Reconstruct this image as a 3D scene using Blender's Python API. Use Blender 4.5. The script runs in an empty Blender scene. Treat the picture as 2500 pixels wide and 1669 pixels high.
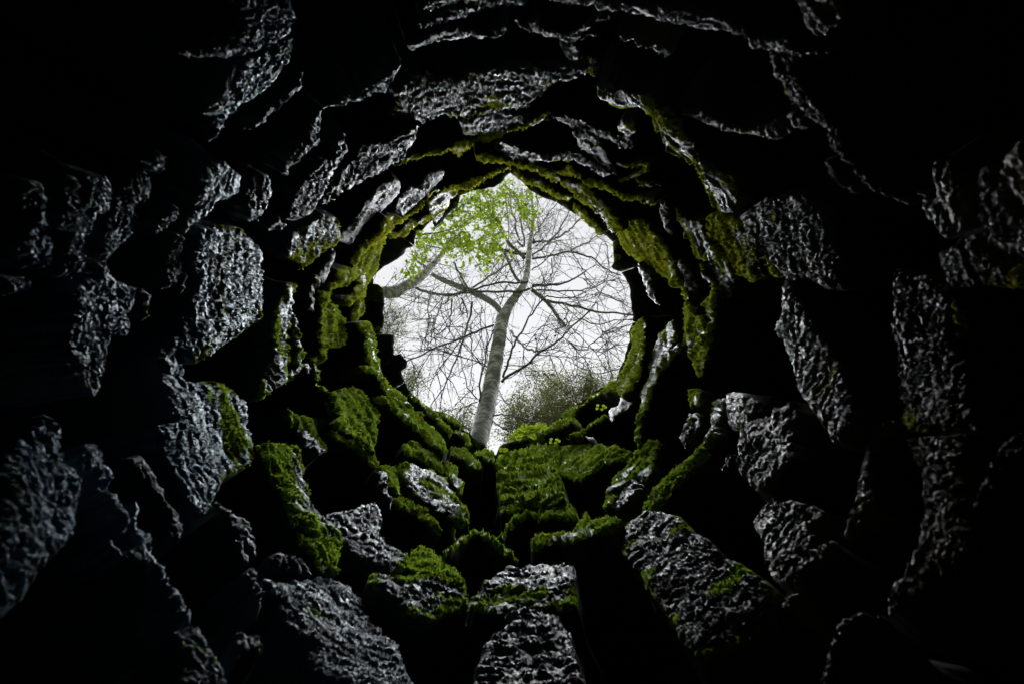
import bpy, math, random
import numpy as np
from mathutils import Vector
random.seed(7); rng = np.random.default_rng(7)
sc = bpy.context.scene; COL = sc.collection
# ------------------------------------------------------------------ camera
W0, H0 = 2500.0, 1669.0
EL = math.radians(60.0)
cam_d = bpy.data.cameras.new('camera'); cam = bpy.data.objects.new('camera', cam_d); COL.objects.link(cam)
cam_d.sensor_width = 36; cam_d.lens = 24; cam_d.clip_start = 0.05; cam_d.clip_end = 3000
cam.rotation_euler = (math.radians(90) + EL, 0, 0)
cam_d.dof.use_dof = True; cam_d.dof.focus_distance = 8.5; cam_d.dof.aperture_fstop = 2.8
sc.camera = cam
FP = W0 * 24 / 36
CR = np.array([1., 0, 0]); CU = np.array([0, -math.sin(EL), math.cos(EL)]); CV = np.array([0, math.cos(EL), math.sin(EL)])
def ray(p):
    p = np.atleast_2d(np.asarray(p, float))
    return ((p[:, :1] - W0 / 2) / FP) * CR + (-(p[:, 1:2] - H0 / 2) / FP) * CU + CV
AX = ray((1235, 775))[0]; AX /= np.linalg.norm(AX)          # the axis of the shaft
R0 = 1.6                                                    # its radius in metres
# ------------------------------------------------------------------ light
SUN_EL, SUN_AZ = math.radians(64), math.radians(4.5)
w = bpy.data.worlds.new("World"); sc.world = w; w.use_nodes = True
nt = w.node_tree; bg = nt.nodes['Background']
sky = nt.nodes.new('ShaderNodeTexSky'); sky.sky_type = 'NISHITA'; sky.sun_disc = False
sky.sun_elevation = SUN_EL; sky.sun_rotation = SUN_AZ; sky.air_density = 1.0; sky.dust_density = 0.0; sky.ozone_density = 1.0
hs = nt.nodes.new('ShaderNodeHueSaturation'); hs.inputs['Saturation'].default_value = 0.06
nt.links.new(sky.outputs[0], hs.inputs['Color']); nt.links.new(hs.outputs[0], bg.inputs[0])
bg.inputs[1].default_value = 0.054
sun_d = bpy.data.lights.new('sun', 'SUN'); sun = bpy.data.objects.new('sun', sun_d); COL.objects.link(sun)
sun_d.energy = 5.0; sun_d.angle = math.radians(38); sun_d.color = (0.94, 0.975, 1.0)
sdir = Vector((math.sin(SUN_AZ) * math.cos(SUN_EL), math.cos(SUN_AZ) * math.cos(SUN_EL), math.sin(SUN_EL)))
sun.rotation_euler = sdir.to_track_quat('Z', 'Y').to_euler()
sc.view_settings.view_transform = 'Standard'; sc.view_settings.look = 'None'; sc.view_settings.gamma = 1
sc.view_settings.exposure = 2.12
sc.cycles.use_denoising = True; sc.cycles.max_bounces = 5; sc.cycles.diffuse_bounces = 3; sc.cycles.glossy_bounces = 2
sc.cycles.caustics_reflective = False; sc.cycles.caustics_refractive = False; sc.cycles.sample_clamp_indirect = 4
# ------------------------------------------------------------------ helpers
PERM = rng.permutation(4096)
GR = rng.normal(size=(4096, 3)); GR /= np.linalg.norm(GR, axis=1)[:, None]
def perlin(P):
    i = np.floor(P).astype(np.int64); f = P - i; u = f * f * f * (f * (f * 6 - 15) + 10)
    out = np.zeros(len(P))
    for dx in (0, 1):
        for dy in (0, 1):
            for dz in (0, 1):
                h = PERM[(PERM[(PERM[(i[:, 0] + dx) & 4095] + i[:, 1] + dy) & 4095] + i[:, 2] + dz) & 4095]
                g = (GR[h] * (f - np.array([dx, dy, dz]))).sum(1)
                out += g * (u[:, 0] if dx else 1 - u[:, 0]) * (u[:, 1] if dy else 1 - u[:, 1]) * (u[:, 2] if dz else 1 - u[:, 2])
    return out * 1.6
def fbm(P, o=4, g=.5):
    s = 0; a = 1
    for k in range(o): s = s + a * perlin(P * 2 ** k + 17.3 * k); a *= g
    return s
def worley(P):
    i = np.floor(P).astype(np.int64); best = np.full(len(P), 9.)
    for dx in (-1, 0, 1):
        for dy in (-1, 0, 1):
            for dz in (-1, 0, 1):
                c = i + np.array([dx, dy, dz])
                h = PERM[(PERM[(PERM[c[:, 0] & 4095] + c[:, 1]) & 4095] + c[:, 2]) & 4095]
                best = np.minimum(best, ((c + .5 + GR[h] * .45 - P) ** 2).sum(1))
    return np.sqrt(best)
def link(name, V, F, mat, parent=None, smooth=True, attrs=None):
    me = bpy.data.meshes.new(name)
    V = np.asarray(V, np.float32)
    if isinstance(F, np.ndarray):
        n, k = F.shape
        me.vertices.add(len(V)); me.vertices.foreach_set('co', V.ravel())
        me.loops.add(n * k); me.loops.foreach_set('vertex_index', F.astype(np.int32).ravel())
        me.polygons.add(n); me.polygons.foreach_set('loop_start', np.arange(0, n * k, k, dtype=np.int32))
        me.polygons.foreach_set('loop_total', np.full(n, k, dtype=np.int32)); me.update(calc_edges=True); me.validate()
    else:
        me.from_pydata([tuple(map(float, v)) for v in V], [], F)
    if smooth: me.polygons.foreach_set('use_smooth', np.ones(len(me.polygons), dtype=bool))
    for k, a in (attrs or {}).items():
        at = me.attributes.new(k, 'FLOAT', 'POINT'); at.data.foreach_set('value', np.asarray(a, np.float32))
    if mat: me.materials.append(mat)
    o = bpy.data.objects.new(name, me); COL.objects.link(o)
    if parent: o.parent = parent
    return o
def tag(o, label=None, cat=None, group=None, kind=None):
    if label: o['label'] = label
    if cat: o['category'] = cat
    if group: o['group'] = group
    if kind: o['kind'] = kind
    return o
def empty(name, loc, *a, **k):
    o = bpy.data.objects.new(name, None); COL.objects.link(o); o.location = loc; bpy.context.view_layer.update()
    return tag(o, *a, **k)
def adopt(o, root):
    o.parent = root; o.matrix_parent_inverse = root.matrix_world.inverted(); return o
# ------------------------------------------------------------------ materials
def mat(name, rough=.7):
    m = bpy.data.materials.new(name); m.use_nodes = True; t = m.node_tree; b = t.nodes['Principled BSDF']
    b.inputs['Roughness'].default_value = rough
    return m, t, b
def node(t, typ, **k):
    n = t.nodes.new(typ)
    for a, v in k.items():
        if a in n.inputs: n.inputs[a].default_value = v
        else: setattr(n, a, v)
    return n
def mixc(t, fac, a, b):
    n = t.nodes.new('ShaderNodeMix'); n.data_type = 'RGBA'
    for s, v in ((0, fac), (6, a), (7, b)):
        if hasattr(v, 'is_output'): t.links.new(v, n.inputs[s])
        else: n.inputs[s].default_value = v if s == 0 else (*v, 1)
    return n.outputs[2]
def ramp(t, src, lo, hi):
    n = t.nodes.new('ShaderNodeMapRange'); n.inputs[1].default_value = lo; n.inputs[2].default_value = hi
    t.links.new(src, n.inputs[0]); return n.outputs[0]
def noise(t, co, scale, detail=4, rough=.6):
    n = t.nodes.new('ShaderNodeTexNoise'); n.inputs['Scale'].default_value = scale; n.inputs['Detail'].default_value = detail
    n.inputs['Roughness'].default_value = rough; t.links.new(co, n.inputs['Vector']); return n.outputs[0]
def rock_material():
    m, t, b = mat('mossy_rock'); co = t.nodes.new('ShaderNodeTexCoord').outputs['Object']
    am = node(t, 'ShaderNodeAttribute', attribute_name='moss').outputs['Fac']
    ah = node(t, 'ShaderNodeAttribute', attribute_name='hue').outputs['Fac']
    dt = t.nodes.new('ShaderNodeVectorMath'); dt.operation = 'DOT_PRODUCT'; t.links.new(co, dt.inputs[0]); dt.inputs[1].default_value = tuple(AX)
    sv = t.nodes.new('ShaderNodeVectorMath'); sv.operation = 'SCALE'; sv.inputs[0].default_value = tuple(AX * 1.8); t.links.new(dt.outputs['Value'], sv.inputs['Scale'])
    ad = t.nodes.new('ShaderNodeVectorMath'); ad.operation = 'ADD'; t.links.new(co, ad.inputs[0]); t.links.new(sv.outputs[0], ad.inputs[1]); cs = ad.outputs[0]   # bedding runs round the shaft
    n1 = noise(t, co, 9, 6); n2 = noise(t, cs, 42, 7, .72); n3 = noise(t, cs, 170, 3, .7)
    rock = mixc(t, ramp(t, n1, .3, .7), (.012, .013, .015), (.038, .042, .046))
    rock = mixc(t, ramp(t, noise(t, co, 2.3, 5), .46, .68), rock, (.040, .035, .013))
    rock = mixc(t, ramp(t, n2, .55, .8), rock, (.085, .090, .094))
    ac = node(t, 'ShaderNodeAttribute', attribute_name='sky_cast').outputs['Fac']; at_ = node(t, 'ShaderNodeAttribute', attribute_name='tone').outputs['Fac']
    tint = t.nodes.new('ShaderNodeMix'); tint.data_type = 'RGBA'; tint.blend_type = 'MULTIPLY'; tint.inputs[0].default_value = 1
    t.links.new(rock, tint.inputs[6]); t.links.new(mixc(t, ac, (1.2, 1.1, 1.0), (.75, 1.15, 1.55)), tint.inputs[7])  # blue cast of the skylight painted into the rock colour, strongest on the left
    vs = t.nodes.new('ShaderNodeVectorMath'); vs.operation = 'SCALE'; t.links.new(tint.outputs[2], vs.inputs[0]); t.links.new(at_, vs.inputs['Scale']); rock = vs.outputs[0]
    t.links.new(mixc(t, ac, (1, .96, .90), (.52, .80, 1)), b.inputs['Specular Tint'])  # sheen of reflected sky imitated by a bluish specular tint on left stones
    g = mixc(t, ah, (.34, .52, .04), (.54, .60, .035))
    g2 = mixc(t, ah, (.05, .10, .015), (.17, .15, .02))
    moss = mixc(t, ramp(t, n2, .40, .62), g2, g)
    moss = mixc(t, ramp(t, noise(t, co, 6, 6, .7), .50, .66), moss, (.10, .11, .015))
    mm = t.nodes.new('ShaderNodeMath'); mm.operation = 'ADD'; t.links.new(am, mm.inputs[0])
    sub = t.nodes.new('ShaderNodeMath'); sub.operation = 'MULTIPLY_ADD'; t.links.new(n2, sub.inputs[0]); sub.inputs[1].default_value = .9; sub.inputs[2].default_value = -.45
    t.links.new(sub.outputs[0], mm.inputs[1])
    f = ramp(t, mm.outputs[0], .42, .58)
    t.links.new(mixc(t, f, rock, moss), b.inputs['Base Color'])
    ro = t.nodes.new('ShaderNodeMix'); t.links.new(f, ro.inputs[0]); t.links.new(ramp(t, n1, -.2, 1.3), ro.inputs[2]); ro.inputs[3].default_value = .9
    rr = t.nodes.new('ShaderNodeMapRange'); t.links.new(ro.outputs[0], rr.inputs[0]); rr.inputs[3].default_value = .28; rr.inputs[4].default_value = .72
    t.links.new(rr.outputs[0], b.inputs['Roughness'])
    sp = t.nodes.new('ShaderNodeMapRange'); t.links.new(f, sp.inputs[0]); sp.inputs[3].default_value = .34; sp.inputs[4].default_value = 0
    spm = t.nodes.new('ShaderNodeMath'); spm.operation = 'MULTIPLY'; t.links.new(sp.outputs[0], spm.inputs[0]); t.links.new(at_, spm.inputs[1]); t.links.new(spm.outputs[0], b.inputs['Specular IOR Level'])
    bp = node(t, 'ShaderNodeBump', Distance=.009, Strength=.8); t.links.new(n2, bp.inputs['Height'])
    vo = node(t, 'ShaderNodeTexVoronoi', Scale=42); vo.feature = 'SMOOTH_F1'; wn = t.nodes.new('ShaderNodeMapping'); t.links.new(co, wn.inputs[0]); t.links.new(co, vo.inputs['Vector'])
    bp0 = node(t, 'ShaderNodeBump', Distance=.004, Strength=.3); bp0.invert = False; t.links.new(vo.outputs['Distance'], bp0.inputs['Height']); t.links.new(bp0.outputs[0], bp.inputs['Normal'])
    bp2 = node(t, 'ShaderNodeBump', Distance=.0025, Strength=.8); t.links.new(n3, bp2.inputs['Height']); t.links.new(bp.outputs[0], bp2.inputs['Normal'])
    t.links.new(bp2.outputs[0], b.inputs['Normal'])
    return m
ROCK = rock_material()
def moss_material():
    m, t, b = mat('moss_fibre', .85); ah = node(t, 'ShaderNodeAttribute', attribute_name='hue').outputs['Fac']
    ar = node(t, 'ShaderNodeAttribute', attribute_name='tint').outputs['Fac']
    g = mixc(t, ah, (.48, .72, .06), (.72, .80, .05)); g2 = mixc(t, ah, (.06, .15, .018), (.22, .19, .02))
    t.links.new(mixc(t, ar, g2, g), b.inputs['Base Color']); b.inputs['Specular IOR Level'].default_value = 0
    c = b.inputs['Base Color'].links[0].from_socket; tr = t.nodes.new('ShaderNodeBsdfTranslucent'); t.links.new(c, tr.inputs[0]); mx = t.nodes.new('ShaderNodeMixShader'); mx.inputs[0].default_value = .4
    t.links.new(b.outputs[0], mx.inputs[1]); t.links.new(tr.outputs[0], mx.inputs[2]); t.links.new(mx.outputs[0], t.nodes['Material Output'].inputs[0])
    return m
MOSS = moss_material()
def simple(name, c1, c2, scale=20, rough=.8, bump=.004, sx=1., thresh=(.35, .65), trans=0):
    m, t, b = mat(name, rough); tc = t.nodes.new('ShaderNodeTexCoord').outputs['Object']
    mp = t.nodes.new('ShaderNodeMapping'); mp.inputs['Scale'].default_value = (1, 1, sx); t.links.new(tc, mp.inputs[0])
    n = noise(t, mp.outputs[0], scale, 6, .65)
    c = mixc(t, ramp(t, n, *thresh), c1, c2); t.links.new(c, b.inputs['Base Color'])
    bp = node(t, 'ShaderNodeBump', Distance=bump, Strength=.7); t.links.new(n, bp.inputs['Height']); t.links.new(bp.outputs[0], b.inputs['Normal'])
    if trans:
        tr = t.nodes.new('ShaderNodeBsdfTranslucent'); t.links.new(c, tr.inputs[0]); mx = t.nodes.new('ShaderNodeMixShader'); mx.inputs[0].default_value = trans
        t.links.new(b.outputs[0], mx.inputs[1]); t.links.new(tr.outputs[0], mx.inputs[2]); t.links.new(mx.outputs[0], t.nodes['Material Output'].inputs[0])
    return m
def bark_material():
    m, t, b = mat('pale_bark', .75); tc = t.nodes.new('ShaderNodeTexCoord').outputs['Object']
    mp = t.nodes.new('ShaderNodeMapping'); mp.inputs['Scale'].default_value = (2.2, 2.2, 9); t.links.new(tc, mp.inputs[0])
    n = noise(t, mp.outputs[0], 2.6, 7, .72); n2 = noise(t, tc, 3.2, 5, .6); n3 = noise(t, tc, 22, 6, .75)
    c = mixc(t, ramp(t, n2, .42, .60), (.085, .092, .065), (.46, .47, .43))
    c = mixc(t, ramp(t, n, .48, .57), c, (.07, .068, .055))
    c = mixc(t, ramp(t, n3, .55, .75), c, (.075, .095, .05))
    t.links.new(c, b.inputs['Base Color'])
    bp = node(t, 'ShaderNodeBump', Distance=.02, Strength=.8); t.links.new(n, bp.inputs['Height']); t.links.new(bp.outputs[0], b.inputs['Normal'])
    return m
BARK = bark_material()
TWIG = simple('dark_twig_bark', (.018, .016, .013), (.075, .068, .055), 30)
LICHEN = simple('lichened_bark', (.03, .028, .018), (.13, .13, .08), 26, bump=.01)
LEAF = simple('leaf_green', (.065, .108, .001), (.165, .232, .003), 3, .45, .0005, trans=.6)
DULL = simple('dull_foliage', (.034, .048, .010), (.14, .15, .035), 1.2, .7, .0005, trans=.25)
RUST = simple('rust_foliage', (.10, .06, .03), (.20, .10, .05), 2, .7, .0005, trans=.35)
FERN = simple('fern_green', (.13, .20, .006), (.26, .34, .015), 6, .6, .0005, trans=.5)
SOIL = simple('leafy_soil', (.02, .018, .010), (.055, .065, .02), 3, .9, .02)
CAVE = simple('dark_bedrock', (.015, .015, .015), (.04, .04, .04), 4, .7, .02)
# ------------------------------------------------------------------ shaft stones
def perp(d):
    z = d @ AX; q = d - z[:, None] * AX; n = np.linalg.norm(q, axis=1); return z, n, q / n[:, None]
def pts(s): return np.array([[float(a) for a in q.split(',')] for q in s.split()])
def inside(P, poly):
    x, y = P[:, 0], P[:, 1]; c = np.zeros(len(P), bool); n = len(poly); j = n - 1
    for i in range(n):
        xi, yi = poly[i]; xj, yj = poly[j]
        if yi != yj:
            c ^= ((yi > y) != (yj > y)) & (x < (xj - xi) * (y - yi) / (yj - yi) + xi)
        j = i
    return c
def nearest(P, poly):
    best = np.full(len(P), 1e9); Q = P.copy(); n = len(poly)
    for i in range(n):
        a = poly[i]; b = poly[(i + 1) % n]; ab = b - a; L = (ab @ ab) + 1e-9
        u = np.clip(((P - a) @ ab) / L, 0, 1); c = a + u[:, None] * ab; d = np.linalg.norm(P - c, axis=1)
        m = d < best; best[m] = d[m]; Q[m] = c[m]
    return best, Q
def ragged(poly, amp, seed, step=7.):
    out = []
    for i in range(len(poly)):
        a = poly[i]; b = poly[(i + 1) % len(poly)]; n = max(1, int(np.linalg.norm(b - a) / step))
        for k in range(n): out.append(a + (b - a) * k / n)
    out = np.array(out); P3 = np.c_[out / 26., np.full(len(out), seed * 3.7)]
    return out + amp * np.c_[fbm(P3, 3, .6), fbm(P3 + 50, 3, .6)]
def grid(poly, step):
    lo = poly.min(0) - step; hi = poly.max(0) + step
    nx, ny = (np.ceil((hi - lo) / step).astype(int) + 1)
    gx, gy = np.meshgrid(np.arange(nx), np.arange(ny), indexing='ij')
    cen = np.c_[(lo[0] + (gx[:-1, :-1] + .5) * step).ravel(), (lo[1] + (gy[:-1, :-1] + .5) * step).ravel()]
    keep = inside(cen, poly).reshape(nx - 1, ny - 1)
    if keep.sum() < 4: return None
    ii, jj = np.nonzero(keep); idx = gx * ny + gy
    F = np.stack([idx[ii, jj], idx[ii, jj + 1], idx[ii + 1, jj + 1], idx[ii + 1, jj]], 1)
    used, inv = np.unique(F, return_inverse=True); F = inv.reshape(F.shape)
    P = np.c_[lo[0] + (used // ny) * step, lo[1] + (used % ny) * step].astype(float)
    E = np.concatenate([F[:, [0, 1]], F[:, [1, 2]], F[:, [2, 3]], F[:, [3, 0]]])
    key = np.sort(E, 1); _, first, cnt = np.unique(key[:, 0] * 10000000 + key[:, 1], return_index=True, return_counts=True)
    BE = E[first[cnt == 1]]
    bv = np.unique(BE); d, Q = nearest(P, poly); mv = d[bv] < 1.3 * step; P[bv[mv]] = Q[bv[mv]]; d[bv] = 0
    return P, F, BE, d
def yellow(P):      # moss is yellower high on the shaft, greener where water runs below
    y = P[:, 1].mean(); x = P[:, 0].mean()
    return float(np.clip((1060 - y) / 480. + .25 * (x - 1250) / 900, .14, 1))
def fuzz(name, V, N, mask, hue, root, per, length, mat_=None):
    p = np.clip(mask, 0, 1) * per; cnt = np.floor(p + rng.random(len(p))).astype(int); I = np.repeat(np.arange(len(V)), cnt)
    if len(I) < 6: return
    c = V[I] + rng.normal(size=(len(I), 3)) * .003
    d = N[I] + rng.normal(size=(len(I), 3)) * .75 + np.array([0, 0, -.25]); d /= np.linalg.norm(d, axis=1)[:, None]
    sd = np.cross(d, rng.normal(size=(len(I), 3))); sd /= np.linalg.norm(sd, axis=1)[:, None]
    L = length * (.4 + rng.random(len(I)))[:, None]; wd = .0022 + .0016 * rng.random(len(I))[:, None]
    A = c - sd * wd; B = c + sd * wd; C = c + d * L
    VV = np.stack([A, B, C], 1).reshape(-1, 3); FF = np.arange(len(VV)).reshape(-1, 3)
    tint = np.repeat(np.clip(rng.random(len(I)) * .7 + .1 + .6 * perlin(c * 7), 0, 1), 3)
    o = link(name, VV, FF, MOSS, None, False, {'hue': np.full(len(VV), hue), 'tint': tint}); o['kind'] = 'stuff'; adopt(o, root); return o
def vnormals(V, F):
    n = np.cross(V[F[:, 2]] - V[F[:, 0]], V[F[:, 3]] - V[F[:, 1]]); out = np.zeros_like(V)
    for k in range(4): np.add.at(out, F[:, k], n)
    return out / (np.linalg.norm(out, axis=1)[:, None] + 1e-12)
def make_stone(seed, label, moss, poly, mode='wall', z0=None, step=2.1):
    raw = poly; cpx = raw.mean(0); rho_c = np.linalg.norm(cpx - (1235, 775)) / FP
    amp = 2.2 if mode == 'rim' else 2.5 + 3.0 * min(rho_c, .8)
    poly = ragged(raw, amp, seed)
    g = grid(poly, step)
    if g is None: return
    P, F, BE, d = g
    D = ray(P); z, q, er = perp(D); rho = q / z
    sz = max(d.max(), 3)
    if mode == 'wall':
        zc, qc, _ = perp(ray(cpx)); rc = (qc / zc)[0]
        r = R0 * (1 + .03 * math.sin(seed * 12.9)) * (1 - .28 * float(np.clip((rho_c - .24) / .6, 0, 1))) * (rho / rc) ** -(.05 + .42 * min(rho_c, .75) * 1.3 + (.4 if moss > .6 else 0))
        S = D * (r / q)[:, None]
        push = -er                                           # towards the axis
        wpx = min(.035 * FP / (R0 / rc), .5 * sz)
    else:
        S = D * (z0 / z)[:, None]; push = np.tile(-AX, (len(P), 1)); wpx = min(.07 * FP / z0, .5 * sz)
    e = np.clip(1 - d / max(wpx, 2), 0, 1) ** 2
    mk = np.clip(.5 + .9 * fbm(S * 3.1 + seed, 3) + (moss * (1 if mode == 'wall' else .45) * (1 - .5 * max(0, rho_c - .35)) - .5) * 1.7 + (e * .28 if moss > .1 else 0), 0, 1)
    Z = S @ AX; S0 = S
    # relief: chipped facets, pits and fine grain; moss swells and hangs in strands
    base = .034 * fbm(S * 2.6 + seed, 2)
    q1 = S * 24 + .5 * np.stack([perlin(S * 13 + 5), perlin(S * 13 + 15), perlin(S * 13 + 25)], 1)
    wp = .05 * np.stack([fbm(S * 5 + 70, 2), fbm(S * 5 + 80, 2), fbm(S * 5 + 90, 2)], 1)
    far = float(np.clip((rho_c - .22) / .33, 0, 1)); SA = S + wp * (2 - far); SA = SA + AX * (SA @ AX * (.8 + 2.4 * far))[:, None]; fr = 3.6 + 2.0 * far
    vr = np.random.default_rng(seed); is_sm = 'smooth' in label[:22]; smooth_ = .55 if is_sm else vr.uniform(.75, 1.25); fr *= vr.uniform(.8, 1.35); tv = vr.normal(size=3); SA = SA + (S @ tv)[:, None] * AX * .35 * far
    ridge = 1 - np.minimum(1, 1.9 * np.abs(fbm(SA * fr + 31 + seed, 3, .58)))
    ridge2 = 1 - np.minimum(1, 1.9 * np.abs(fbm(SA * fr * 2.4 + 61, 3, .55)))
    ridge = ridge ** 1.4; ridge2 = ridge2 ** 1.3
    pit = (.026 - .003 * far) * ridge + (.012 - .003 * far) * ridge2 + .004 * (worley(q1) - .5) + .007 * fbm(S * 30, 3, .75) - .02
    fine = .003 * fbm(S * 90, 2, .7)
    mos = (.036 - .010 * far) * ridge + (.019 - .007 * far) * ridge2 + .004 * fbm(S * 40, 2, .6) - .02
    pit = pit * smooth_
    if 'broad stepped' in label and 'below' not in label and 'above' not in label and 'from' not in label:      # shallow uneven bedding steps
        zz = (S @ AX) * 3.2 + .9 * fbm(S * 1.8 + 4, 3); st_ = zz - np.floor(zz); mos = mos + .060 * (1 - st_) ** 1.3 - .03
    mk = np.clip(mk * ((.25 + .25 * max(0, moss - .6))  + 1.15 * np.clip(ridge * .8 + ridge2 * .45, 0, 1)) + (.12 * e if moss > .3 else 0), 0, 1)
    h = base + (pit + fine) * (1 - mk) + mos * mk - (e * .020 if mode == 'wall' else e * .05)
    S = S0
    h = h * (1 if mode == 'wall' else .8)
    S = S + push * h[:, None]
    n = len(S); bv = np.unique(BE); loc = np.full(n, -1); loc[bv] = np.arange(len(bv))
    Vs = [S]; Fs = [F]; prev = bv.copy(); ms = [mk]
    erb, Sb = er[bv], S[bv]
    rg = (.012, .04, .10, .2, .4, .8, 1.4, 2.1) if mode == 'wall' else (.02, .06, .15, .3)
    rise = .10 + .08 * math.sin(seed * 7.1); base_i = n
    for k, s in enumerate(rg):
        if mode == 'wall':
            nz = fbm((Sb + erb * s) * 3.3 + seed, 3) * min(.09, .25 * s + .004)
            tz = np.stack([fbm((Sb + erb * s) * 4 + 9 * q_, 3) for q_ in (1, 2, 3)], 1) * min(.08, .22 * s)
            X = Sb + erb * s + AX * (rise * s + nz)[:, None] + tz
        else:
            nz = fbm((Sb + AX * s) * 5, 3) * .12 * s
            X = Sb + AX * s + erb * (.30 * s * (1 + 0 * nz) + nz + .01)[:, None] * np.where(1 > 0, 1, 1)
        cur = base_i + np.arange(len(bv)); a = loc[BE[:, 0]]; b = loc[BE[:, 1]]
        Fs.append(np.stack([prev[b], prev[a], cur[a], cur[b]], 1)); Vs.append(X); ms.append(mk[bv] * .6 if k < 1 else np.zeros(len(bv)))
        prev = cur; base_i += len(bv)
    V = np.concatenate(Vs); FF = np.concatenate(Fs); hue = yellow(raw)
    ctr = S.mean(0)
    name = 'wall_stone' if mode == 'wall' else 'rim_stone'
    root = link(name, V - ctr, FF, ROCK, None, True, {'moss': np.clip(np.concatenate(ms), 0, 1), 'hue': np.full(len(V), hue), 'sky_cast': np.full(len(V), np.clip(.5 - (raw[:, 0].mean() - 1150) / 1300, 0, 1)), 'tone': np.full(len(V), vr.uniform(.65, 1.35) * (.45 if is_sm else 1) * (.5 if rho_c < .3 else 1) * (1.75 if not is_sm and rho_c > .4 and any(k in label for k in ('pale', 'blurred', 'upper left row', 'spar', 'silver', 'wet')) else 1.15))})  # painted skylight cast grows towards the left side of the shaft
    root.location = ctr; bpy.context.view_layer.update()
    tag(root, label, 'stone', 'rough stones lining the shaft' if mode == 'wall' else 'stones ringing the mouth of the shaft')
    if moss >= .45 and mode == 'wall':
        N = vnormals(S, F); N *= np.sign((N * push).sum(1))[:, None]
        near = rho_c < .62
        ex = np.where(e > .6, 1.5, 1.)
        fuzz('moss', S, N, np.clip((mk - .35) * 2, 0, 1) * ex, hue, root, 1.6 if near else .35, .005)
    return root
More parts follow.
